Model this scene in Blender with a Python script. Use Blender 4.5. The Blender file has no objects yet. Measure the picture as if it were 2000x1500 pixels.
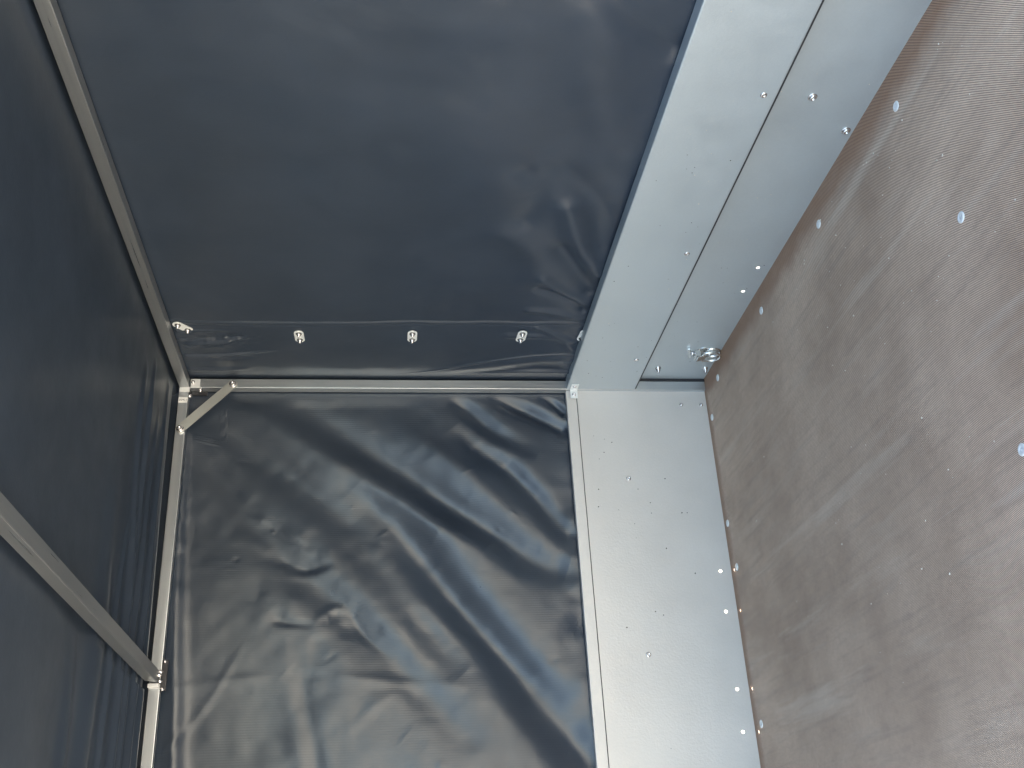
import bpy, bmesh, math
import numpy as np
from mathutils import Matrix, Vector

scene = bpy.context.scene
# ------------------------------------------------------------------ camera
Rv = Vector((0.11243, -0.05114, -0.99234)); Dv = Vector((-0.88490, 0.44930, -0.12316)).normalized()
Rv = (Rv - Dv * Rv.dot(Dv)).normalized(); Uv = (-Dv).cross(Rv)
cam_d = bpy.data.cameras.new('camera'); cam = bpy.data.objects.new('camera', cam_d)
scene.collection.objects.link(cam)
CAMLOC = Vector((2.61420801, -1.31150564, 0.92767980))
m = Matrix((Rv, Uv, -Dv)).transposed().to_4x4(); m.translation = CAMLOC
cam.matrix_world = m
cam_d.sensor_width = 36; cam_d.lens = 36 * 2035.85 / 2000
cam_d.clip_start = 0.01; cam_d.clip_end = 800
scene.camera = cam
# ------------------------------------------------------------------ sky, sun, exposure
SUN_AZ = (-0.92, 0.17)          # horizontal direction TOWARDS the sun
SUN_EL = math.radians(50)
w = bpy.data.worlds.new("World"); scene.world = w; w.use_nodes = True
nt = w.node_tree; bg = nt.nodes['Background']
sky = nt.nodes.new('ShaderNodeTexSky'); sky.sky_type = 'NISHITA'; sky.sun_disc = False
sky.sun_elevation = SUN_EL; sky.dust_density = 4.0; sky.ozone_density = 1.6; sky.air_density = 1.0
sky.sun_rotation = math.atan2(SUN_AZ[0], SUN_AZ[1])
tint = nt.nodes.new('ShaderNodeMix'); tint.data_type = 'RGBA'; tint.blend_type = 'MULTIPLY'; tint.inputs[0].default_value = 1
tint.inputs[7].default_value = (1.12, 1.03, .86, 1)         # hazy, slightly warm daylight
nt.links.new(sky.outputs[0], tint.inputs[6]); nt.links.new(tint.outputs[2], bg.inputs[0]); bg.inputs[1].default_value = 0.12
sd = bpy.data.lights.new('sun', 'SUN'); sd.energy = 5.0; sd.angle = math.radians(0.5); sd.color = (1, .92, .80)
so = bpy.data.objects.new('sun', sd); scene.collection.objects.link(so)
h = Vector((SUN_AZ[0], SUN_AZ[1], 0)).normalized()
to_sun = Vector((h.x * math.cos(SUN_EL), h.y * math.cos(SUN_EL), math.sin(SUN_EL)))
so.rotation_euler = (-to_sun).to_track_quat('-Z', 'Y').to_euler(); so.location = to_sun * 20
scene.view_settings.view_transform = 'Standard'; scene.view_settings.look = 'None'
scene.view_settings.gamma = 1; scene.view_settings.exposure = 3.2
try: scene.view_settings.use_curve_mapping = False
except Exception: pass
scene.render.engine = 'CYCLES'

C = scene.collection
# ------------------------------------------------------------------ materials
def mat(name, col, rough=.5, metal=0., spec=.5):
    M = bpy.data.materials.new(name); M.use_nodes = True
    b = M.node_tree.nodes['Principled BSDF']
    b.inputs['Base Color'].default_value = (*col, 1); b.inputs['Roughness'].default_value = rough
    b.inputs['Metallic'].default_value = metal; b.inputs['Specular IOR Level'].default_value = spec
    return M, M.node_tree, b
def coords(nt, scale=(1, 1, 1), rot=(0, 0, 0)):
    tc = nt.nodes.new('ShaderNodeTexCoord'); mp = nt.nodes.new('ShaderNodeMapping')
    mp.inputs['Scale'].default_value = scale; mp.inputs['Rotation'].default_value = rot
    nt.links.new(tc.outputs['Object'], mp.inputs[0]); return mp.outputs[0]
def noise(nt, vec, scale, detail=3, rough=.5, dist=0):
    n = nt.nodes.new('ShaderNodeTexNoise'); n.inputs['Scale'].default_value = scale
    n.inputs['Detail'].default_value = detail; n.inputs['Roughness'].default_value = rough
    n.inputs['Distortion'].default_value = dist
    nt.links.new(vec, n.inputs['Vector']); return n.outputs['Fac']
def ramp(nt, fac, stops):
    r = nt.nodes.new('ShaderNodeValToRGB'); e = r.color_ramp.elements
    while len(e) > len(stops): e.remove(e[-1])
    while len(e) < len(stops): e.new(1)
    for k, (p, c) in enumerate(stops):
        e[k].position = p; e[k].color = (*c, 1) if len(c) == 3 else c
    nt.links.new(fac, r.inputs[0]); return r.outputs[0]
def maprange(nt, fac, a, b, c, d):
    r = nt.nodes.new('ShaderNodeMapRange')
    for i, v in zip((1, 2, 3, 4), (a, b, c, d)): r.inputs[i].default_value = v
    nt.links.new(fac, r.inputs[0]); return r.outputs[0]
def mix(nt, fac, a, b, mode='MIX'):
    n = nt.nodes.new('ShaderNodeMix'); n.data_type = 'RGBA'; n.blend_type = mode
    for k, v in ((0, fac), (6, a), (7, b)):
        if isinstance(v, (int, float)): n.inputs[k].default_value = v
        elif isinstance(v, tuple): n.inputs[k].default_value = (*v, 1)
        else: nt.links.new(v, n.inputs[k])
    return n.outputs[2]
def bump(nt, height, strength, dist, prev=None):
    b = nt.nodes.new('ShaderNodeBump'); b.inputs['Strength'].default_value = strength
    b.inputs['Distance'].default_value = dist; nt.links.new(height, b.inputs['Height'])
    if prev: nt.links.new(prev, b.inputs['Normal'])
    return b.outputs[0]
def wave(nt, vec, scale, axis='Y', dist=0.):
    n = nt.nodes.new('ShaderNodeTexWave'); n.wave_type = 'BANDS'; n.bands_direction = axis
    n.inputs['Scale'].default_value = scale; n.inputs['Distortion'].default_value = dist
    n.inputs['Detail'].default_value = 1
    nt.links.new(vec, n.inputs['Vector']); return n.outputs['Fac']

def tarp_material(name, axis, rough=.40, rib=.25, col=(.024, .034, .052)):
    M, nt, b = mat(name, col, rough, 0, .5)
    v = coords(nt)
    n1 = noise(nt, v, 5, 5, .6)
    c = mix(nt, maprange(nt, n1, .35, .7, 0, 1), tuple(x * .92 for x in col), tuple(x * 1.1 for x in col))
    sp = noise(nt, v, 170, 1, .5)                       # sparse dust specks
    dm = maprange(nt, sp, .83, .87, 0, .22)
    c = mix(nt, dm, c, (.35, .35, .33))
    nt.links.new(c, b.inputs['Base Color'])
    nt.links.new(maprange(nt, noise(nt, v, 7, 4, .6), .3, .7, rough - .05, rough + .07), b.inputs['Roughness'])
    nb = bump(nt, noise(nt, v, 420, 2, .6), .10, .0006)
    nb = bump(nt, noise(nt, v, 60, 4, .65), .12, .002, nb)
    nb = bump(nt, wave(nt, v, 52, axis), rib, .0003, nb)
    nt.links.new(nb, b.inputs['Normal'])
    return M
M_tarpB = tarp_material('vinyl_tarp_side', 'Y', .32, .35)
M_tarpB.node_tree.nodes['Principled BSDF'].inputs['Specular IOR Level'].default_value = .7
M_tarpA = tarp_material('vinyl_tarp_front', 'X', .36, .05)
M_tarpR = tarp_material('vinyl_tarp_roof', 'X', .33, .06)

def galv_material(name, col=(.62, .612, .575), metal=.45, rough=.42, pebble=.25, streak=None):
    M, nt, b = mat(name, col, rough, metal, .5)
    v = coords(nt)
    n1 = noise(nt, v, 3.5, 5, .6); n2 = noise(nt, v, 240, 2, .6)
    c = mix(nt, maprange(nt, n1, .3, .7, 0, 1), tuple(x * .94 for x in col), tuple(min(1, x * 1.04) for x in col))
    c = mix(nt, maprange(nt, n2, .35, .65, 0, .10), c, tuple(x * .72 for x in col))
    sc = noise(nt, coords(nt, (3, 3, 40), (.2, .5, .1)), 9, 6, .75)     # faint long scratches
    c = mix(nt, maprange(nt, sc, .68, .74, 0, .25), c, (.8, .8, .8))
    nt.links.new(c, b.inputs['Base Color'])
    nt.links.new(maprange(nt, noise(nt, v, 14, 5, .65), .3, .7, rough - .06, rough + .08), b.inputs['Roughness'])
    nb = bump(nt, noise(nt, v, 160, 2, .55), pebble, .0008)
    nb = bump(nt, noise(nt, v, 9, 2, .5), .10, .01, nb)
    nt.links.new(nb, b.inputs['Normal'])
    return M
M_sheet = galv_material('coated_steel_sheet', (.66, .625, .595), .25, .44, .4)
M_sheetF = galv_material('sky_tinted_steel_sheet', (.49, .535, .565), .5, .40)  # front board: same steel, blue sky light put into its base colour
M_sheet2 = galv_material('coated_steel_sheet_lower', (.52, .555, .575), .5, .38, .12)
def rail_material(name, sc, k=1.):
    M, nt, b = mat(name, (.56, .58, .60), .30, .85)
    v = coords(nt, sc)
    n = noise(nt, v, 30, 4, .6)
    nt.links.new(mix(nt, maprange(nt, n, .3, .7, 0, 1), tuple(k * x for x in (.50, .53, .56)), tuple(k * x for x in (.58, .60, .62))), b.inputs['Base Color'])
    nt.links.new(maprange(nt, n, .3, .7, .27, .35), b.inputs['Roughness'])
    nt.links.new(bump(nt, n, .02, .001), b.inputs['Normal'])
    return M
M_rx = rail_material('shaded_zinc_steel_along_x', (.06, 5, 5), .66); M_ry = rail_material('zinc_steel_along_y', (5, .06, 5))  # along x: same zinc, its dim reflections put into a darker base colour
M_rz = rail_material('zinc_steel_along_z', (5, 5, .06))
M_brace, _, _ = mat('brushed_plate', (.60, .61, .58), .40, .8)
M_zinc, _, _ = mat('bright_zinc', (.80, .81, .80), .22, .95)
M_alu, _, _ = mat('pale_alloy_plate', (.78, .79, .79), .4, .25)
M_bolt, _, _ = mat('bolt_zinc', (.72, .70, .70), .20, .95)
M_dark, _, _ = mat('dark_steel_and_shade', (.035, .035, .04), .4, .3)  # dark metal parts, also the strips that stand in for shade
M_white, _, _ = mat('white_sticker', (.85, .85, .83), .45)
M_ink, _, _ = mat('grey_ink', (.12, .12, .13), .6)
M_speck, _, _ = mat('dark_dirt', (.03, .028, .025), .8)
M_chip, _, _ = mat('pale_chip', (.70, .64, .55), .7)
M_conc, nt_, b_ = mat('pale_concrete', (.50, .45, .36), .85)
v_ = coords(nt_); nt_.links.new(mix(nt_, noise(nt_, v_, .8, 6, .6), (.27, .262, .235), (.35, .34, .305)), b_.inputs['Base Color'])

def floor_material():
    M, nt, b = mat('ribbed_brown_plywood', (.13, .105, .09), .42, 0, .5)
    v = coords(nt)
    vr = coords(nt, (1, 1, 1), (0, 0, math.radians(-45)))
    wv = wave(nt, vr, 120.0, 'X')
    big = noise(nt, v, 2.2, 6, .62); med = noise(nt, v, 11, 5, .6, .4)
    base = mix(nt, maprange(nt, big, .36, .66, 0, 1), (.35, .25, .185), (.56, .425, .33))
    base = mix(nt, maprange(nt, med, .50, .75, 0, .25), base, (.33, .25, .205))
    fine = noise(nt, v, 90, 4, .7)
    base = mix(nt, maprange(nt, fine, .35, .65, 0, .22), base, (.24, .185, .15))
    drag = noise(nt, coords(nt, (1.0, 14, 1), (0, 0, math.radians(-58))), 3.5, 6, .65)
    base = mix(nt, maprange(nt, drag, .50, .68, 0, .38), base, (.26, .20, .165))
    hair = noise(nt, coords(nt, (.8, 60, 1), (0, 0, math.radians(30))), 2.0, 3, .6)
    base = mix(nt, maprange(nt, hair, .70, .74, 0, .30), base, (.62, .56, .48))
    # broad scuffs dragged along the floor
    sc = noise(nt, coords(nt, (1.2, 9, 1), (0, 0, math.radians(38))), 2.6, 5, .6)
    base = mix(nt, maprange(nt, sc, .55, .75, 0, .28), base, (.56, .48, .41))
    wide = noise(nt, coords(nt, (.7, 7, 1), (0, 0, math.radians(20))), 1.7, 4, .55)
    base = mix(nt, maprange(nt, wide, .60, .70, 0, .35), base, (.66, .58, .50))
    # rusty dirt band kept to the first centimetres along the two boards
    tc = nt.nodes.new('ShaderNodeTexCoord'); sp = nt.nodes.new('ShaderNodeSeparateXYZ'); nt.links.new(tc.outputs['Object'], sp.inputs[0])
    ny = nt.nodes.new('ShaderNodeMath'); ny.operation = 'MULTIPLY'; ny.inputs[1].default_value = -1; nt.links.new(sp.outputs['Y'], ny.inputs[0])
    mn = nt.nodes.new('ShaderNodeMath'); mn.operation = 'MINIMUM'; nt.links.new(ny.outputs[0], mn.inputs[0])
    xs = nt.nodes.new('ShaderNodeMath'); xs.operation = 'MULTIPLY_ADD'; xs.inputs[1].default_value = 1.6; xs.inputs[2].default_value = .0
    nt.links.new(sp.outputs['X'], xs.inputs[0]); nt.links.new(xs.outputs[0], mn.inputs[1])
    wob = nt.nodes.new('ShaderNodeMath'); wob.operation = 'MULTIPLY_ADD'; wob.inputs[1].default_value = .10
    nt.links.new(med, wob.inputs[0]); nt.links.new(mn.outputs[0], wob.inputs[2])
    edge = maprange(nt, wob.outputs[0], .050, .092, .85, 0)
    base = mix(nt, edge, base, (.27, .15, .09))
    rib = mix(nt, maprange(nt, wv, .2, .8, 0, 1), (.42, .40, .38), (1.65, 1.62, 1.58))  # glints on the glossy ribs and dark between them, painted into the colour
    base = mix(nt, 1.0, base, rib, 'MULTIPLY')
    nt.links.new(base, b.inputs['Base Color'])
    nt.links.new(maprange(nt, med, .3, .7, .36, .55), b.inputs['Roughness'])
    nb = bump(nt, wv, .8, .0007)
    nb = bump(nt, noise(nt, v, 300, 2, .6), .15, .001, nb)
    nb = bump(nt, noise(nt, v, 25, 5, .65), .12, .004, nb)
    nt.links.new(nb, b.inputs['Normal'])
    return M
M_floor = floor_material(); M_floor.node_tree.nodes['Principled BSDF'].inputs['Specular IOR Level'].default_value = .38

# ------------------------------------------------------------------ helpers
def setp(o, label=None, cat=None, group=None, kind=None):
    for k, v in (('label', label), ('category', cat), ('group', group), ('kind', kind)):
        if v: o[k] = v
    return o
def link(name, me, material, parent=None):
    o = bpy.data.objects.new(name, me); C.objects.link(o)
    if material: me.materials.append(material)
    if parent: o.parent = parent
    return o
def from_bm(name, bm, material, parent=None, smooth=False):
    me = bpy.data.meshes.new(name); bm.normal_update(); bm.to_mesh(me); bm.free()
    if smooth:
        for p in me.polygons: p.use_smooth = True
    return link(name, me, material, parent)
def add_box(bm, lo, hi, bev=0.0):
    r = bmesh.ops.create_cube(bm, size=1)
    s = [hi[i] - lo[i] for i in range(3)]; c = [(hi[i] + lo[i]) / 2 for i in range(3)]
    for v in r['verts']:
        v.co = Vector((v.co.x * s[0] + c[0], v.co.y * s[1] + c[1], v.co.z * s[2] + c[2]))
    if bev:
        es = list({e for v in r['verts'] for e in v.link_edges})
        bmesh.ops.bevel(bm, geom=es, offset=bev, segments=2, affect='EDGES', profile=.6)
def box(name, lo, hi, material, parent=None, bev=.0006):
    bm = bmesh.new(); add_box(bm, lo, hi, bev); return from_bm(name, bm, material, parent)
def lathe(bm, prof, seg, M):
    """prof: list of (radius, height) ; axis = local z of M"""
    rings = []
    for r, z in prof:
        if r < 1e-6: rings.append([bm.verts.new(M @ Vector((0, 0, z)))])
        else: rings.append([bm.verts.new(M @ Vector((r * math.cos(2 * math.pi * k / seg), r * math.sin(2 * math.pi * k / seg), z))) for k in range(seg)])
    for a, b in zip(rings, rings[1:]):
        for k in range(seg):
            k2 = (k + 1) % seg
            if len(a) == 1 and len(b) == 1: continue
            if len(a) == 1: bm.faces.new((a[0], b[k], b[k2]))
            elif len(b) == 1: bm.faces.new((a[k], a[k2], b[0]))
            else: bm.faces.new((a[k], a[k2], b[k2], b[k]))
def frame(pos, n, up=(0, 0, 1), spin=0.):
    n = Vector(n).normalized(); u = Vector(up)
    if abs(n.dot(u)) > .95: u = Vector((1, 0, 0))
    x = u.cross(n).normalized(); y = n.cross(x)
    M = Matrix((x, y, n)).transposed().to_4x4() @ Matrix.Rotation(spin, 4, 'Z'); M.translation = Vector(pos); return M
_cache = {}
def head_mesh(kind):
    if kind in _cache: return _cache[kind]
    bm = bmesh.new(); I = Matrix.Identity(4)
    if kind == 'pan':        # domed screw head with a recess
        lathe(bm, [(.0075, 0), (.0075, .0008), (.0068, .0022), (.0048, .0034), (.0026, .0038), (.0022, .0022), (0, .0022)], 20, I)
    elif kind == 'rivet':    # blind rivet: flange, dome, centre pit
        lathe(bm, [(.0060, 0), (.0060, .0006), (.0050, .0016), (.0026, .0021), (.0018, .0010), (0, .0010)], 20, I)
    elif kind == 'bolt':     # bolt: washer + hex head + stub
        lathe(bm, [(.0105, 0), (.0105, .0015), (.0070, .0016)], 24, I)
        lathe(bm, [(.0072, .0016), (.0072, .0060), (.0060, .0070), (.0034, .0071), (.0030, .0050), (0, .0050)], 6, I)
    elif kind == 'bigbolt':
        lathe(bm, [(.0110, 0), (.0110, .0014), (.0095, .0018), (.0082, .0018)], 28, I)
        lathe(bm, [(.0082, .0018), (.0078, .0050), (.0060, .0064), (.0040, .0068), (.0036, .0040), (0, .0040)], 24, I)
    elif kind == 'nut':      # protruding nut with threaded end
        lathe(bm, [(.0085, 0), (.0085, .0012), (.0062, .0013), (.0062, .0080), (.0040, .0086), (.0036, .0150), (.0030, .0158), (0, .0158)], 18, I)
    elif kind == 'smallnut':
        lathe(bm, [(.0048, 0), (.0048, .0045), (.0030, .0055), (.0024, .0080), (0, .0082)], 12, I)
    elif kind == 'floor':    # flanged floor screw
        lathe(bm, [(.0098, 0), (.0098, .0007), (.0085, .0016), (.0066, .0022), (.0050, .0018), (.0044, .0010), (.0022, .0010), (.0018, .0016), (0, .0016)], 24, I)
    bmesh.ops.recalc_face_normals(bm, faces=bm.faces)
    me = bpy.data.meshes.new(kind + '_head'); bm.to_mesh(me); bm.free()
    for p in me.polygons: p.use_smooth = (kind not in ('bolt',))
    me.materials.append(M_alu if kind == 'floor' else M_bolt); _cache[kind] = me; return me
def screw(name, kind, pos, n, parent, spin=0., scale=1.):
    o = bpy.data.objects.new(name, head_mesh(kind)); C.objects.link(o); o.parent = parent
    o.matrix_world = frame(pos, n, spin=spin) @ Matrix.Diagonal((scale, scale, scale, 1)); return o
def tube(bm, pts, r, seg=10, closed=False):
    pts = [Vector(p) for p in pts]; n = len(pts); rings = []
    for i, p in enumerate(pts):
        a = pts[(i - 1) % n] if (closed or i) else p; b = pts[(i + 1) % n] if (closed or i < n - 1) else p
        t = (b - a).normalized(); ref = Vector((0, 1, 0)) if abs(t.y) < .9 else Vector((1, 0, 0))
        x = t.cross(ref).normalized(); y = t.cross(x)
        rings.append([bm.verts.new(p + x * r * math.cos(2 * math.pi * k / seg) + y * r * math.sin(2 * math.pi * k / seg)) for k in range(seg)])
    for i in range(n if closed else n - 1):
        a, b = rings[i], rings[(i + 1) % n]
        for k in range(seg): bm.faces.new((a[k], a[(k + 1) % seg], b[(k + 1) % seg], b[k]))
    if not closed:
        bm.faces.new(rings[0][::-1]); bm.faces.new(rings[-1])
def prism(bm, outline, thick, M, bev=0.):
    top = [bm.verts.new(M @ Vector((x, y, thick))) for x, y in outline]
    bot = [bm.verts.new(M @ Vector((x, y, 0))) for x, y in outline]
    f = bm.faces.new(top); bm.faces.new(bot[::-1]); n = len(outline)
    for i in range(n): bm.faces.new((bot[i], bot[(i + 1) % n], top[(i + 1) % n], top[i]))
    if bev: bmesh.ops.bevel(bm, geom=list(f.edges), offset=bev, segments=2, affect='EDGES')
def stadium(L, wd, seg=10):
    r = wd / 2; h = L / 2 - r; o = []
    for k in range(seg + 1):
        a = math.pi * k / seg; o.append((r * math.cos(a), h + r * math.sin(a)))
    for k in range(seg + 1):
        a = math.pi + math.pi * k / seg; o.append((r * math.cos(a), -h + r * math.sin(a)))
    return o
def empty(name, loc=(0, 0, 0)):
    o = bpy.data.objects.new(name, None); C.objects.link(o); o.location = loc; o.empty_display_size = .05
    bpy.context.view_layer.update(); return o

# cloth grids ---------------------------------------------------------------
rng = np.random.RandomState(7)
def vnoise(U, V, cell, seed):
    r = np.random.RandomState(seed); G = r.rand(400, 400)
    u = U / cell + 150; v = V / cell + 150
    i = np.floor(u).astype(int); j = np.floor(v).astype(int); fu = u - i; fv = v - j
    fu = fu * fu * fu * (fu * (fu * 6 - 15) + 10); fv = fv * fv * fv * (fv * (fv * 6 - 15) + 10)
    i %= 398; j %= 398
    return (G[i, j] * (1 - fu) * (1 - fv) + G[i + 1, j] * fu * (1 - fv) + G[i, j + 1] * (1 - fu) * fv + G[i + 1, j + 1] * fu * fv) - .5
def ridge(U, V, pts, width, amp, sharp=2.0):
    """pts [(u,v)], width / amp scalars or one value per point"""
    n = len(pts); W = np.broadcast_to(np.array(width, float), (n,)); A = np.broadcast_to(np.array(amp, float), (n,))
    best = np.full(U.shape, 1e9); bw = np.ones(U.shape); ba = np.zeros(U.shape)
    for i in range(n - 1):
        a = np.array(pts[i]); b = np.array(pts[i + 1]); d = b - a; L = d @ d
        t = np.clip(((U - a[0]) * d[0] + (V - a[1]) * d[1]) / L, 0, 1)
        D = np.hypot(U - a[0] - t * d[0], V - a[1] - t * d[1]); k = D < best
        best = np.where(k, D, best); bw = np.where(k, W[i] + (W[i + 1] - W[i]) * t, bw); ba = np.where(k, A[i] + (A[i + 1] - A[i]) * t, ba)
    return ba * np.exp(-(best / bw) ** sharp)
def smooth(pts, n=3):
    p = [np.array(q, float) for q in pts]; out = []
    for i in range(len(p) - 1):
        p0 = p[max(i - 1, 0)]; p1 = p[i]; p2 = p[i + 1]; p3 = p[min(i + 2, len(p) - 1)]
        for k in range(n):
            t = k / n
            out.append(.5 * ((2 * p1) + (-p0 + p2) * t + (2 * p0 - 5 * p1 + 4 * p2 - p3) * t * t + (-p0 + 3 * p1 - 3 * p2 + p3) * t ** 3))
    out.append(p[-1]); return [tuple(q) for q in out]
def R_(U, V, pts, width, amp, sharp=2.0, n=3):
    k = len(pts); s = smooth(pts, n); m_ = len(s)
    W = np.interp(np.linspace(0, k - 1, m_), range(k), np.broadcast_to(np.array(width, float), (k,)))
    A = np.interp(np.linspace(0, k - 1, m_), range(k), np.broadcast_to(np.array(amp, float), (k,)))
    return ridge(U, V, s, W, A, sharp)
def sheet(name, us, vs, func, material, parent=None):
    U, V = np.meshgrid(us, vs, indexing='ij'); co = func(U, V).reshape(-1, 3)
    nu, nv = len(us), len(vs); idx = np.arange(nu * nv).reshape(nu, nv)
    f = np.stack([idx[:-1, :-1], idx[1:, :-1], idx[1:, 1:], idx[:-1, 1:]], -1).reshape(-1, 4)
    me = bpy.data.meshes.new(name); me.vertices.add(len(co)); me.vertices.foreach_set('co', co.astype(np.float32).ravel())
    me.loops.add(f.size); me.loops.foreach_set('vertex_index', f.ravel().astype(np.int32))
    me.polygons.add(len(f)); me.polygons.foreach_set('loop_start', np.arange(0, f.size, 4, dtype=np.int32))
    me.update(calc_edges=True); me.polygons.foreach_set('use_smooth', np.ones(len(f), bool)); me.validate()
    return link(name, me, material, parent)
def env(x, a, b): return np.clip((x - a) / (b - a), 0, 1) ** 1 * (3 - 2 * np.clip((x - a) / (b - a), 0, 1)) * np.clip((x - a) / (b - a), 0, 1)

XE, YE = 2.00, -2.20                      # ends of the bed (open rear side / far end)
ZT, ZR, ZB = 1.476, 1.450, 0.409          # rail top, rail underside, top of the boards
# ================================================================== SETTING
g = sheet('ground', np.linspace(-300, 300, 3), np.linspace(-300, 300, 3), lambda U, V: np.stack([U, V, np.full(U.shape, -.62)], -1), M_conc)
setp(g, kind='structure')
fl = box('floor', (-.03, YE, -.021), (XE, .05, 0), M_floor, bev=0)
setp(fl, kind='structure')
for (x, y) in [(1.238, -.040), (1.325, -.350), (.862, -.033), (.486, -.024), (.114, -.019), (.020, -.097), (.016, -.411), (.036, -.539), (.040, -.937), (1.307, -.751)]:
    screw('floor_screw', 'floor', (x, y, 0.0), (0, 0, 1), fl, spin=x * 17, scale=1.0)

# ================================================================== CORNER POST, RAILS
post = empty('corner_post', (-.012, .012, 0))
setp(post, 'upright zinc steel post in the corner where the two dark tarp walls meet', 'post')
def child_box(name, lo, hi, m_, par, bev=.0008):
    o = box(name, lo, hi, m_, None, bev); o.parent = par; o.matrix_parent_inverse = par.matrix_world.inverted(); return o
child_box('upright', (-.026, 0, 0), (0, .027, ZR - .001), M_rz, post, .0012)

rA = empty('top_rail', (.9, .012, ZR))
setp(rA, 'galvanised square roof rail along the smooth tarp wall with the oval plates', 'rail', 'square tube rails under the roof edge')
child_box('tube', (.0015, 0, ZR), (XE, .026, ZT), M_rx, rA, .0012)
rB = empty('top_rail', (-.012, -1.1, ZR))
setp(rB, 'bright galvanised rail above the wrinkled tarp, with a white sticker near the corner', 'rail', 'square tube rails under the roof edge')
child_box('tube', (-.022, YE, ZR), (0, -.0015, ZT), M_ry, rB, .0012)
# joint cap and gusset where rails and post meet
jc = empty('joint_bracket', (0, 0, ZR))
setp(jc, 'corner joint bracket with small bolts where both roof rails meet the upright post', 'bracket')
child_box('cap', (-.0005, -.0125, ZR - .002), (.0012, .0012, ZT - .001), M_alu, jc, .0004)
child_box('clip', (.0004, -.0012, ZR - .028), (.0020, .025, ZR - .004), M_alu, jc, .0004)
child_box('gusset', (-.027, -.012, ZR - .045), (-.0235, -.0005, ZR - .001), M_dark, jc, .0003)
def kscrew(kind, pos, n, par, spin=0, scale=1, name='bolt'):
    o = bpy.data.objects.new(name, head_mesh(kind)); C.objects.link(o); o.parent = par
    o.matrix_parent_inverse = par.matrix_world.inverted(); o.matrix_world = frame(pos, n, spin=spin) @ Matrix.Diagonal((scale, scale, scale, 1)); return o
kscrew('smallnut', (.002, .014, ZR - .010), (1, 0, 0), jc, scale=1.0)
kscrew('smallnut', (-.012, -.0005, ZR - .028), (0, -1, 0), jc, scale=1.0)
kscrew('smallnut', (-.008, -.022, ZR - .0005), (0, 0, -1), jc, scale=1.0)
# sticker on the rail
st = child_box('sticker', (.0003, -.046, ZR + .001), (.0008, -.030, ZT - .001), M_white, rB, 0)
cu = bpy.data.curves.new('sticker_text', 'FONT'); cu.body = 'ZSML-S'; cu.size = .0072; cu.align_x = 'CENTER'; cu.align_y = 'CENTER'; cu.extrude = .0001
tmp = bpy.data.objects.new('tmp', cu); C.objects.link(tmp); bpy.context.view_layer.update()
tm = bpy.data.meshes.new_from_object(tmp.evaluated_get(bpy.context.evaluated_depsgraph_get())); bpy.data.objects.remove(tmp)
tx = link('printed_code', tm, M_ink, st)
Mt = Matrix(((0, 0, 1), (0, 1, 0), (-1, 0, 0))).to_4x4(); Mt.translation = Vector((.0010, -.038, (ZR + ZT) / 2))
bpy.context.view_layer.update(); tx.matrix_world = Mt

# diagonal brace
br = empty('corner_brace', (.004, -.06, 1.40))
setp(br, 'flat pale steel strap running diagonally across the upper corner between post and roof rail', 'brace')
a = Vector((0, .008, 1.334)); b = Vector((0, -.126, 1.462)); dvec = (b - a); Lb = dvec.length
Mb = Matrix.Identity(4); yv = dvec.normalized(); nv = Vector((1, 0, 0)); xv = yv.cross(nv)
Mb = Matrix((xv, yv, nv)).transposed().to_4x4(); Mb.translation = (a + b) / 2 + Vector((.0035, 0, 0))
bm = bmesh.new(); prism(bm, stadium(Lb + .024, .0245, 12), .003, Mb, .0006)
o = from_bm('strap', bm, M_brace); o.parent = br; o.matrix_parent_inverse = br.matrix_world.inverted()
for p_ in (a, b):
    kscrew('bigbolt', p_ + Vector((.0065, 0, 0)), (1, 0, 0), br, scale=.92)
    bm = bmesh.new(); lathe(bm, [(.0115, 0), (.0115, .0036)], 20, frame(p_, (1, 0, 0)))
    o = from_bm('spacer', bm, M_zinc); o.parent = br; o.matrix_parent_inverse = br.matrix_world.inverted()

# roof bow
bow = empty('roof_bow', (.9, -.775, ZR))
setp(bow, 'grey galvanised cross bar under the roof tarp, ending at the bright side rail', 'roof bar')
bm = bmesh.new()
# tapered open end near the rail: profile extruded along x
def bow_pts(x, z0): return [(x, -.762, z0), (x, -.792, z0), (x, -.792, z0 + .026), (x, -.762, z0 + .026)]
rings = []
for x, dz in ((.022, 0), (.05, 0), (.6, 0), (1.2, -.002), (XE, 0)):
    rings.append([bm.verts.new(p) for p in bow_pts(x, ZR + .001 + dz)])
rings[0][3].co.x = .03; rings[0][2].co.x = .05; rings[0][1].co.x = .03; rings[0][0].co.x = .004
for r0, r1 in zip(rings, rings[1:]):
    for k in range(4): bm.faces.new((r0[k], r0[(k + 1) % 4], r1[(k + 1) % 4], r1[k]))
bm.faces.new(rings[-1]); bm.faces.new(rings[0][::-1])
bmesh.ops.recalc_face_normals(bm, faces=bm.faces)
bmesh.ops.bevel(bm, geom=[e for e in bm.edges if abs((e.verts[0].co - e.verts[1].co).x) > .02], offset=.0012, segments=2, affect='EDGES')
o = from_bm('bar', bm, M_rx); o.parent = bow; o.matrix_parent_inverse = bow.matrix_world.inverted()
child_box('end_bracket', (-.004, -.806, ZR - .014), (.0016, -.735, ZR - .0005), M_dark, bow, .0004)
child_box('end_lip', (.0005, -.802, ZR - .001), (.022, -.793, ZT - .002), M_alu, bow, .0004)
for y_, z_ in ((-.738, ZR - .007), (-.803, ZR - .007)):
    kscrew('smallnut', (.0016, y_, z_), (1, 0, 0), bow, scale=1.0)
for y_, x_ in ((-.764, .010), (-.774, .022), (-.786, .010)):
    kscrew('smallnut', (x_, y_, ZR + .001), (0, 0, -1), bow, scale=1.)

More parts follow.
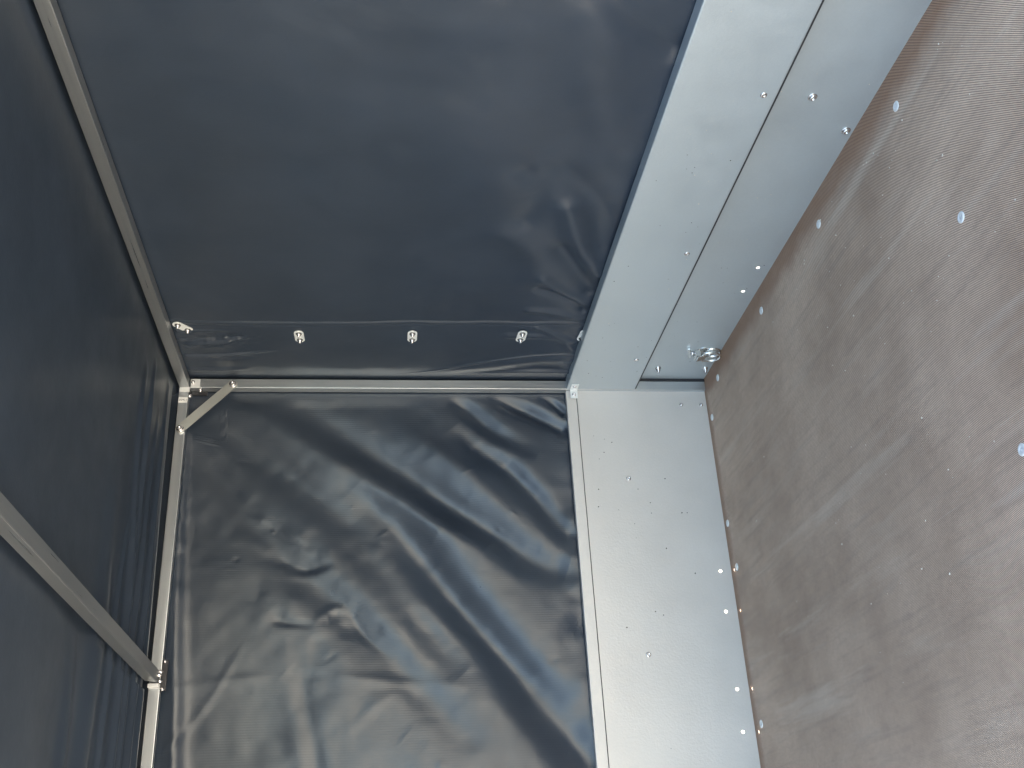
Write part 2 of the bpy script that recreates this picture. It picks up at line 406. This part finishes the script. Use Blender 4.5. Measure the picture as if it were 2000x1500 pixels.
# ================================================================== BOARDS
def drill(o, pts, axis, rad, material):
    bmc = bmesh.new()
    for p in pts: lathe(bmc, [(0, -.02), (rad, -.02), (rad, .02), (0, .02)], 20, frame(p, axis))
    bmesh.ops.recalc_face_normals(bmc, faces=bmc.faces)
    cut = from_bm('cutter', bmc, None)
    md = o.modifiers.new('b', 'BOOLEAN'); md.operation = 'DIFFERENCE'; md.object = cut; md.solver = 'EXACT'
    bpy.context.view_layer.update()
    nm = bpy.data.meshes.new_from_object(o.evaluated_get(bpy.context.evaluated_depsgraph_get()))
    o.modifiers.clear(); o.data = nm; nm.materials.clear(); nm.materials.append(material); bpy.data.objects.remove(cut)
# -- front board (upper half of the picture)
fb = empty('front_board', (.9, .02, 0))
setp(fb, 'steel board of two stepped panels, coloured with blue sky light, edging the smooth tarp with the plates', 'board', 'steel side boards')
child_box('shadow_line_strip', (.0004, .0022, .2058), (XE, .030, .2100), M_dark, fb, .0002)  # dark strip added to draw the shadow line under the upper panel
child_box('upper_panel', (.0004, .0002, .2095), (XE, .034, ZB), M_sheetF, fb, .0035)
lp = child_box('lower_panel', (-.02, .036, -.015), (XE, .0378, .30), None, fb, 0)
drill(lp, [(.585, .037, .032), (.478, .037, .035)], (0, 1, 0), .0046, M_sheet2)
for x, z in ((1.21, .235), (.691, .241), (.179, .245)):
    kscrew('rivet', (x, .0002, z), (0, -1, 0), fb, name='rivet', scale=1.1)
for x, z in ((1.172, .120), (1.082, .016)):
    kscrew('bigbolt', (x, .036, z), (0, -1, 0), fb, scale=.85)
for x, z in ((.066, .153), (.068, .016)):
    kscrew('nut', (x, .036, z), (0, -1, 0), fb, name='nut', scale=.95)
# -- side board (lower half), with small drilled holes letting the daylight in
sbd = empty('side_board', (-.01, -1.1, 0))
setp(sbd, 'pale flat steel board beside the wrinkled tarp, with rivets and drilled holes', 'board', 'steel side boards')
bm = bmesh.new(); add_box(bm, (-.0135, YE, -.012), (-.012, .045, .3775), 0)
pn = from_bm('panel', bm, None)
drill(pn, [(-.0128, y_, z_) for y_, z_ in ((-.535, .030), (-.644, .031), (-.843, .031), (-.947, .032))], (1, 0, 0), .0042, M_sheet)
pn.parent = sbd; pn.matrix_parent_inverse = sbd.matrix_world.inverted()
child_box('top_flange', (-.026, YE, .3800), (-.0095, -.0005, ZB), M_sheet, sbd, .0012)
for y_, z_ in ((-.268, .253), (-.750, .251)):
    kscrew('rivet', (-.012, y_, z_), (1, 0, 0), sbd, name='rivet', scale=1.15)
for y_, z_ in ((-.044, .076), (-.044, .017)):
    kscrew('smallnut', (-.012, y_, z_), (1, 0, 0), sbd, name='nut', scale=1.1)
# little dark dirt flecks on both boards
bm = bmesh.new()
def fleck(bm, p, n, r):
    Mf = frame(p, n, spin=rng.rand() * 6); k = 6
    vs_ = [bm.verts.new(Mf @ Vector((r * (.6 + .6 * rng.rand()) * math.cos(2 * math.pi * i / k), r * (.5 + .6 * rng.rand()) * math.sin(2 * math.pi * i / k), 0))) for i in range(k)]
    c_ = bm.verts.new(Mf @ Vector((0, 0, r * .5)))
    for i in range(k): bm.faces.new((vs_[i], vs_[(i + 1) % k], c_))
pos = [(-.14, .34), (-.21, .33), (-.16, .29), (-.19, .315), (-.15, .31), (-.30, .34), (-.35, .345), (-.36, .29), (-.30, .23), (-.34, .20), (-.37, .20), (-.40, .25), (-.44, .25), (-.37, .10), (-.37, .115), (-.47, .17), (-.54, .10), (-.64, .22), (-.65, .20), (-.68, .30), (-.98, .22), (-.27, .15)]
for y_, z_ in pos: fleck(bm, (-.0118 if z_ < .376 else -.0093, y_, z_), (1, 0, 0), .0011 + .0013 * rng.rand())
o = from_bm('dirt_flecks', bm, M_speck); o.parent = sbd; o.matrix_parent_inverse = sbd.matrix_world.inverted(); o['kind'] = 'stuff'
bm = bmesh.new()
for k in range(30):
    x_ = .05 + rng.rand() ** 1.5 * 1.0; z_ = .22 + .18 * rng.rand(); fleck(bm, (x_, 0, z_), (0, -1, 0), .0008 + .001 * rng.rand())
for k in range(16):
    fleck(bm, (.05 + rng.rand() * .6, .0358, .02 + .17 * rng.rand()), (0, -1, 0), .0008 + .001 * rng.rand())
o = from_bm('dirt_flecks', bm, M_speck); o.parent = fb; o.matrix_parent_inverse = fb.matrix_world.inverted(); o['kind'] = 'stuff'

bm = bmesh.new()
for k in range(60):
    x_ = .25 + rng.rand() * 1.3; fleck(bm, (x_, .0358 if k % 2 else 0, (.02 if k % 2 else .22) + .17 * rng.rand()), (0, -1, 0), .0007 + .0012 * rng.rand() ** 2)
o = from_bm('pale_chips', bm, M_chip); o.parent = fb; o.matrix_parent_inverse = fb.matrix_world.inverted(); o['kind'] = 'stuff'

# L shaped clip where the two boards meet under the tarp
cl = empty('corner_clip', (0, 0, .39))
setp(cl, 'small folded metal clip with two rivets joining the two steel boards in the corner', 'clip')
child_box('side_leaf', (.0002, -.029, .3775), (.0020, -.0005, .3985), M_alu, cl, .0004)
child_box('front_leaf', (.0012, -.0022, .3775), (.0330, -.0004, .3985), M_alu, cl, .0004)
kscrew('rivet', (.0020, -.017, .388), (1, 0, 0), cl, name='rivet', scale=1.0)
kscrew('rivet', (.020, -.0022, .388), (0, -1, 0), cl, name='rivet', scale=1.0)

# ================================================================== TIE-DOWN RING on the lower front panel
td = empty('lashing_ring', (.165, .036, .04))
setp(td, 'shiny zinc lashing ring with hinge plate on the recessed lower panel near the floor corner', 'lashing ring')
def par(o, P): o.parent = P; o.matrix_parent_inverse = P.matrix_world.inverted(); return o
child_box('gap_shade_strip', (-.004, .0272, 0), (.0006, .0358, .2050), M_dark, fb, 0)  # dark strip added in place of the shade in the gap beside the post
F = frame((.162, .0362, .036), (0, -1, 0)) @ Matrix.Scale(1.22, 4)      # local x = world +x?, y = up
bm = bmesh.new(); prism(bm, stadium(.062, .044, 12), .0015, F, .0005); par(from_bm('base_plate', bm, M_zinc), td)
bm = bmesh.new(); lathe(bm, [(.021, .0015), (.020, .0045), (.0175, .0050), (.016, .0016)], 30, F @ Matrix.Translation((0, -.010, 0))); par(from_bm('recess_rim', bm, M_zinc, None, True), td)
bm = bmesh.new(); pts = []
for k in range(17):
    a_ = math.pi + math.pi * k / 16; pts.append(F @ Vector((.019 * math.cos(a_), -.006 + .021 * math.sin(a_), .012 - .002 * math.sin(a_))))
pts += [F @ Vector((.019, .010, .013)), F @ Vector((.010, .016, .012)), F @ Vector((-.010, .016, .012)), F @ Vector((-.019, .010, .013))]
tube(bm, pts, .0032, 10, True); par(from_bm('ring', bm, M_zinc, None, True), td)
bm = bmesh.new(); prism(bm, [(-.011, -.010), (.011, -.010), (.011, .012), (-.011, .012)], .003, F @ Matrix.Translation((0, .016, .0145)) @ Matrix.Rotation(.25, 4, 'X'), .0008)
prism(bm, [(-.0115, -.006), (.0115, -.006), (.0115, .006), (-.0115, .006)], .015, F @ Matrix.Translation((0, .026, .001)), .0008); par(from_bm('hinge_plate', bm, M_zinc), td)
bm = bmesh.new(); prism(bm, [(-.020, -.003), (.020, -.003), (.020, .003), (-.020, .003)], .004, F @ Matrix.Translation((0, .043, .001)) @ Matrix.Rotation(.3, 4, 'Z'), .0006); par(from_bm('end_tab', bm, M_zinc), td)
for yy in (-.004, .036): 
    kscrew('smallnut', F @ Vector((0, yy, .0016)), (0, -1, 0), td, name='rivet', scale=1.1)

# ================================================================== FRONT TARP (smooth one)
def front(U, V):   # U = x , V = z
    y = np.full(U.shape, .034)
    H = np.zeros(U.shape)
    low = env(V, .40, .46); top = 1 - env(V, 1.43, 1.475) * .6; left = env(U, -.02, .08)
    H += .010 * vnoise(U, V, .42, 3) * top + .0045 * vnoise(U, V, .17, 4) + .0010 * vnoise(U, V, .05, 5)
    # overlapping strip below the weld seam
    seam = .303 + .012 * (1.45 - V) + .0018 * np.sin(V * 9) + .001 * np.sin(V * 31)
    H += .0032 * (1 / (1 + np.exp((U - seam) / .0012)))
    H -= .0010 * np.exp(-((U - seam + .012) / .003) ** 2)
    H += .0012 * np.exp(-((U - seam - .0015) / .0018) ** 2)
    # pulled creases next to the board
    for pts, wd, am in [
        ([(.40, .43), (.47, .50), (.52, .545)], .012, .006), ([(.46, .42), (.56, .47), (.64, .52)], .018, -.009),
        ([(.55, .42), (.66, .48), (.80, .53)], .022, .010), ([(.66, .42), (.80, .46), (.92, .56)], .03, -.008),
        ([(.33, .42), (.36, .50), (.37, .56)], .010, .005), ([(.37, .42), (.42, .46), (.47, .55)], .010, -.006),
        ([(.22, .42), (.27, .50), (.29, .53)], .008, .004), ([(.18, .42), (.24, .47), (.25, .60)], .010, .004),
        ([(.75, .62), (.86, .60), (.92, .64)], .022, -.006), ([(.52, .56), (.62, .58), (.70, .66)], .030, .006),
        ([(1.0, .45), (1.15, .52), (1.35, .56)], .05, .007), ([(1.28, .42), (1.33, .50), (1.42, .58)], .02, -.006),
        ([(.9, .72), (1.1, .78), (1.4, .74)], .09, .008)]:
        H += R_(U, V, pts, wd * 1.3, np.array(am) * 1.05)
    # crisp crease running out of the corner towards the board
    H += R_(U, V, [(-.02, 1.06), (.047, .826), (.110, .66), (.150, .52), (.160, .41)], .0022, [.0, .0016, .0026, .0026, .002])
    H += R_(U, V, [(-.02, 1.06), (.030, .826), (.085, .66), (.125, .52), (.135, .41)], .025, [.0, .002, .005, .007, .006])
    H += R_(U, V, [(.02, .80), (.045, .62), (.060, .50), (.05, .41)], .010, [.0, .006, .010, .008])
    # crumpled corner by the post
    for pts, wd, am in [
        ([(.19, 1.44), (.20, 1.40), (.215, 1.33), (.235, 1.26)], .0055, [.0, .006, .006, 0]), ([(.215, 1.44), (.225, 1.37), (.24, 1.28)], .0045, [.004, -.005, 0]),
        ([(.175, 1.43), (.19, 1.36), (.225, 1.29)], .005, [.003, -.005, 0]),
        ([(.13, 1.44), (.137, 1.38), (.142, 1.33), (.165, 1.20)], .005, [.004, .006, .005, 0]), ([(.11, 1.43), (.12, 1.35), (.13, 1.26)], .008, [.0, -.005, 0]),
        ([(.05, 1.44), (.055, 1.36), (.06, 1.28)], .010, [.004, .006, 0]), ([(.26, 1.44), (.265, 1.38), (.27, 1.3)], .006, [.004, .003, 0])]:
        H += R_(U, V, pts, wd, np.array(am) * 1.4)
    cr = np.exp(-(((U - .22) / .035) ** 2 + ((V - 1.34) / .07) ** 2)); H += cr * .004 * vnoise(U, V, .011, 9)
    y = y - H * left
    return np.stack([U, y, V], -1)
us = np.concatenate([[-.06], np.arange(-.03, .50, .0022), np.arange(.50, XE + .01, .006)])
ft = sheet('front_tarp', us, np.concatenate([[.30], np.arange(.40, 1.500, .0035), [1.56]]), front, M_tarpA)
setp(ft, 'smooth taut dark slate tarp wall with oval plates in a row near one edge', 'tarp', 'dark vinyl tarp panels')
# weld line
# ================================================================== FASTENER PLATES
names = ['tilted pale oval plate nearest the diagonal brace, beside the roof rail',
         'pale oval fastener plate with two rivets on the smooth tarp, second from the diagonal brace',
         'pale oval fastener plate in the middle of the row of five on the smooth tarp',
         'pale oval fastener plate with two rivets, last fully visible one before the steel board',
         'pale oval fastener plate mostly hidden behind the edge of the steel board']
for k, (x, z, ang) in enumerate([(.281, 1.424, .72), (.240, 1.1405, .03), (.2465, .852, 0), (.253, .567, -.06), (.262, .404, -.1)]):
    P = empty('fastener_plate', (x, .027, z)); setp(P, names[k], 'fastener', 'oval fastener plates in a row on the smooth tarp')
    # local y of the plate runs along world x (vertical in the picture)
    M0 = frame((x, .0285, z), (0, -1, 0), spin=math.pi / 2 + ang)
    bm = bmesh.new(); prism(bm, stadium(.058, .0245, 12), .0022, M0, .0008); par(from_bm('plate', bm, M_alu), P)
    for s_ in (-.0155, .0155):
        q = M0 @ Vector((0, s_, .0022))
        bm = bmesh.new(); lathe(bm, [(.0078, 0), (.0078, .0004), (.0052, .0006)], 18, frame(q, (0, -1, 0))); w_ = par(from_bm('eyelet', bm, M_dark), P)
        kscrew('smallnut', q + Vector((0, -.0004, 0)), (0, -1, 0), P, name='rivet', scale=1.15)

# ================================================================== SIDE TARP (wrinkled one)
def side(U, V):    # U = y, V = z
    H = np.zeros(U.shape)
    E = env(-U, -.0, .05) * .9 + .1
    H += .012 * vnoise(U, V, .33, 21) + .0025 * vnoise(U, V, .10, 22) + .0012 * vnoise(U, V, .035, 23)
    rc = np.random.RandomState(5)               # short random packing creases and dents
    for k in range(46):
        cy, cz = -.04 - 1.2 * rc.rand(), .45 + .95 * rc.rand(); a_ = rc.rand() * 3.14; L = .006 + .035 * rc.rand() ** 2
        if rc.rand() < .5: a_ = math.radians(-50 + 20 * rc.rand())
        wd = .004 + .008 * rc.rand(); am = (.0004 + .0010 * rc.rand() ** 2) * (1 if rc.rand() < .6 else -1)
        dy, dz = L * math.cos(a_), L * math.sin(a_); by, bz = -dz * .3 * (rc.rand() - .5), dy * .3 * (rc.rand() - .5)
        box_ = (np.abs(U - cy) < L + 4 * wd) & (np.abs(V - cz) < L + 4 * wd)
        if box_.any(): H[box_] += R_(U[box_], V[box_], [(cy - dy, cz - dz), (cy + by, cz + bz), (cy + dy, cz + dz)], wd, [0, am, 0])
    F_ = [
        ([(.0038, .5937), (-.0445, .5056), (-.0972, .4138)], .017, [.010, .013, .009]),
        ([(-.0038, .4661), (-.02, .4376), (-.0523, .406)], .010, [.006, .009, .006]),
        ([(-.0049, .7008), (-.0846, .6241), (-.1318, .5542), (-.17, .48)], .022, [.009, .010, .005, 0]),
        ([(-.0847, .7104), (-.1473, .6553), (-.2091, .5726), (-.3, .4928), (-.3962, .4181)], .026, [0, .008, .013, .012, .006]),
        ([(-.03, 1.12), (-.14, .96), (-.2382, .8123), (-.3129, .717), (-.3867, .6093), (-.4665, .5036), (-.503, .4168)], .036, [.004, .009, .015, .020, .020, .014, .005]),
        ([(-.25, .97), (-.3551, .8682), (-.4553, .7884), (-.5939, .6855), (-.7015, .5979), (-.8061, .5127), (-.9469, .4057), (-1.1, .30)], .045, [.004, .012, .022, .026, .026, .024, .018, .01]),
        ([(-.0247, 1.3839), (-.12, 1.28), (-.2066, 1.1823), (-.3681, .9893), (-.5231, .8558), (-.6717, .7534), (-.7504, .691)], .040, [.004, .010, .013, .015, .014, .010, .003]),
        ([(-.12, 1.40), (-.25, 1.29), (-.37, 1.20), (-.47, 1.12), (-.60, .98), (-.75, .84), (-.9, .70)], .040, [.002, .008, .009, .007, .009, .008, .004]),
    ]
    # every fold: a valley on the lower side of its lit flank
    for pts, wd, am in F_: H -= R_(U, V, [(a - .70 * wd, b + .70 * wd) for a, b in pts], wd * 1.2, np.array(am) * 1.35)
    D_ = [
        ([(-.0076, 1.3022), (-.1161, 1.1315), (-.2524, .9227), (-.3708, .746), (-.44, .60)], .034, [-.004, -.012, -.016, -.014, -.004]),
        ([(-.1008, 1.31), (-.2214, 1.1817), (-.3244, 1.0571), (-.4394, .922), (-.5644, .8167), (-.6869, .6627), (-.87, .4674)], .034, [-.002, -.007, -.012, -.014, -.012, -.010, -.008]),
        ([(-.0549, 1.4154), (-.2061, 1.3032), (-.3515, 1.2153), (-.43, 1.13)], .028, [-.002, -.008, -.009, -.004]),
        ([(-.08, .86), (-.16, .76), (-.24, .66), (-.33, .57)], .026, [-.003, -.010, -.010, -.004]),
    ]
    for pts, wd, am in D_: H -= R_(U, V, [(a - .75 * wd, b + .75 * wd) for a, b in pts], wd * 1.2, np.array(am) * .7)
    # soft roll hanging next to the roof rail
    H += R_(U, V, [(-.10, 1.452), (-.35, 1.447), (-.62, 1.436), (-.98, 1.410), (-1.5, 1.40)], [.010, .014, .020, .024, .03], [.002, .008, .011, .014, .014])
    # packing creases
    K = [([(-.80, 1.43), (-.779, 1.25), (-.775, 1.10), (-.786, .983), (-.812, .73)], .010, [.002, .005, -.005, .005, .002]),
         ([(-.93, 1.42), (-.842, 1.346), (-.7465, 1.2928), (-.685, 1.26)], .008, [.004, .004, .003, 0]),
         ([(-.649, 1.1623), (-.75, 1.1639), (-.872, 1.14), (-.99, 1.117)], .014, [.0, .003, .004, .005]),
         ([(-.65, 1.128), (-.75, 1.125), (-.872, 1.10), (-.99, 1.075)], .012, [.0, -.002, -.004, -.005]),
         ([(-.43, 1.25), (-.452, 1.22), (-.4906, 1.1695), (-.5, 1.10)], .011, [.003, .005, -.009, -.003]),
         ([(-.50, 1.175), (-.505, 1.1173), (-.492, 1.0658)], .008, [.004, -.009, -.003]),
         ([(-.36, 1.285), (-.37, 1.24), (-.40, 1.20), (-.43, 1.16), (-.45, 1.10)], .008, [.0, .005, -.005, -.006, 0]),
         ([(-.635, 1.20), (-.6427, 1.1626), (-.650, 1.1065)], .007, [.0, -.009, -.002]),
         ([(-.640, 1.09), (-.613, 1.055), (-.61, 1.03), (-.63, 1.0), (-.68, .97), (-.74, .90)], .008, [.002, .006, .005, -.004, -.006, 0]),
         ([(-.52, 1.26), (-.56, 1.235), (-.60, 1.25)], .009, [.0, -.005, .0]),
         ([(-.70, 1.02), (-.80, 1.03), (-.95, .98)], .03, [.003, .006, .003]),
         ([(-.20, .62), (-.215, .60), (-.232, .615)], .004, [.0, .003, .0]),
         ([(-.25, .72), (-.235, .69), (-.23, .67)], .003, [.0, .003, .0]),
         ([(-.42, .94), (-.405, .92), (-.395, .91)], .004, [.0, .003, .0]),
         ([(-.80, .86), (-.86, .95), (-.93, 1.02)], .01, [.0, .004, .0]),
         ([(-.86, .62), (-.90, .56), (-.96, .50)], .02, [.0, -.005, .0]),
         ([(-.95, .92), (-.99, .80), (-1.05, .7)], .03, [.003, .006, .002])]
    for pts, wd, am in K: H += R_(U, V, pts, wd * 1.5, np.array(am) * .42)
    for (cy, cz, sy, sz, cell, am, sd_) in [(-.50, 1.15, .13, .11, .034, .007, 31), (-.62, 1.08, .10, .12, .028, .005, 32), (-.85, 1.12, .16, .12, .05, .006, 33),
                                            (-.36, 1.44, .16, .014, .022, .006, 34), (-.55, 1.44, .12, .014, .03, .005, 35), (-.30, .68, .14, .05, .016, .0012, 36)]:
        H += np.exp(-(((U - cy) / sy) ** 2 + ((V - cz) / sz) ** 2)) * am * .6 * vnoise(U, V, cell * 1.25, sd_)
    # tug wrinkles along the board edge
    H += np.exp(-((V - .415) / .035) ** 2) * .010 * vnoise(U * 1.0, V * .25, .055, 41) * env(-U, 0, .2)
    # stitched patch in the upper corner
    for d_ in (0, .006, .013):
        H += ridge(U, V, [(-.05, 1.368 - d_), (-.145, 1.360 - d_)], .0012, .0014)
        H += ridge(U, V, [(-.128 - d_, 1.43), (-.145 - d_, 1.36)], .0012, .0014)
    edge = env(1.476 - V, 0, .02) * .8 + .2
    x = -.031 + H * E * edge
    return np.stack([x, U, V], -1)
vs_ = np.concatenate([[.30], np.arange(.385, 1.485, .0030), [1.56]])
us_ = np.concatenate([[.07], np.arange(.034, -1.15, -.0026), np.arange(-1.15, YE, -.01)])
sT = sheet('side_tarp', us_, vs_, side, M_tarpB)
setp(sT, 'wrinkled dark slate tarp wall with broad shiny diagonal folds below the corner brace', 'tarp', 'dark vinyl tarp panels')

# ================================================================== ROOF TARP
def roof(U, V):    # U = x, V = y
    Z = np.full(U.shape, 1.488)
    Z += .010 * vnoise(U, V, .5, 51) + .003 * vnoise(U, V, .2, 52)
    far = env(-V, .03, .9)                       # folds grow away from the corner
    lipz = 1.4845 - .010 * far
    lip = np.exp(-((U - .050) / .020) ** 2)
    Z = Z * (1 - lip) + (lipz) * lip
    # behind the lip the cloth climbs over the rail
    Z = np.where(U < .045, Z + (.045 - U) * .55, Z)
    for pts, wd, am in [
        ([(.10, -.05), (.105, -.5), (.115, -1.2), (.12, -2.2)], .014, [-.002, -.006, -.009, -.009]),
        ([(.17, -.15), (.18, -.5), (.20, -.9), (.20, -2.2)], .012, [-.001, -.005, -.008, -.008]),
        ([(.34, -.1), (.35, -.23), (.28, -.52), (.255, -.75), (.24, -1.3)], .016, [0, -.004, -.006, -.008, -.006]),
        ([(.26, -.05), (.27, -.20), (.24, -.45), (.22, -.6)], .012, [0, -.005, -.005, 0]),
        ([(.30, -.45), (.33, -.62), (.35, -.80), (.33, -1.3)], .012, [0, -.004, -.006, -.004]),
        ([(.48, -.3), (.45, -.7), (.50, -1.2)], .05, [0, -.006, -.010]),
        ([(.62, -.8), (.60, -1.0), (.62, -1.4)], .03, [0, -.005, -.006])]:
        Z += R_(U, V, pts, wd, np.array(am) * 2.0)
    near = env(-V, 0, .03); Z = Z * near + (1.484) * (1 - near)
    bw = np.exp(-((V + .777) / .03) ** 2); Z = np.maximum(Z, 1.4815 * (bw > .3) + 0 * Z)
    return np.stack([U, V, Z], -1)
rf = sheet('roof_tarp', np.concatenate([np.arange(-.03, .6, .003), np.arange(.6, 1.66, .01)]), np.concatenate([np.arange(.034, -1.3, -.006), np.arange(-1.3, YE, -.02)]), roof, M_tarpR)
setp(rf, 'dark roof tarp crossed by the grey bar, softly pleated along the bright rail', 'tarp', 'dark vinyl tarp panels')

# ================================================================== pale chips and grit on the floor
bm = bmesh.new()
def chip(bm, x, y, r):
    Mf = Matrix.Translation((x, y, .0004)) @ Matrix.Rotation(rng.rand() * 6, 4, 'Z') @ Matrix.Diagonal((1, .35 + .5 * rng.rand(), .6, 1)) @ Matrix.Scale(r, 4)
    bmesh.ops.create_icosphere(bm, subdivisions=1, radius=1, matrix=Mf)
for k in range(240):
    x_ = .08 + 1.6 * rng.rand() ** .7; y_ = -.03 - 1.2 * rng.rand() ** 1.5; chip(bm, x_, y_, .0006 + .0018 * rng.rand() ** 2.5)
gr = from_bm('grit', bm, M_chip); setp(gr, 'tiny pale chips and grit scattered over the brown ribbed floor', 'grit', None, 'stuff')
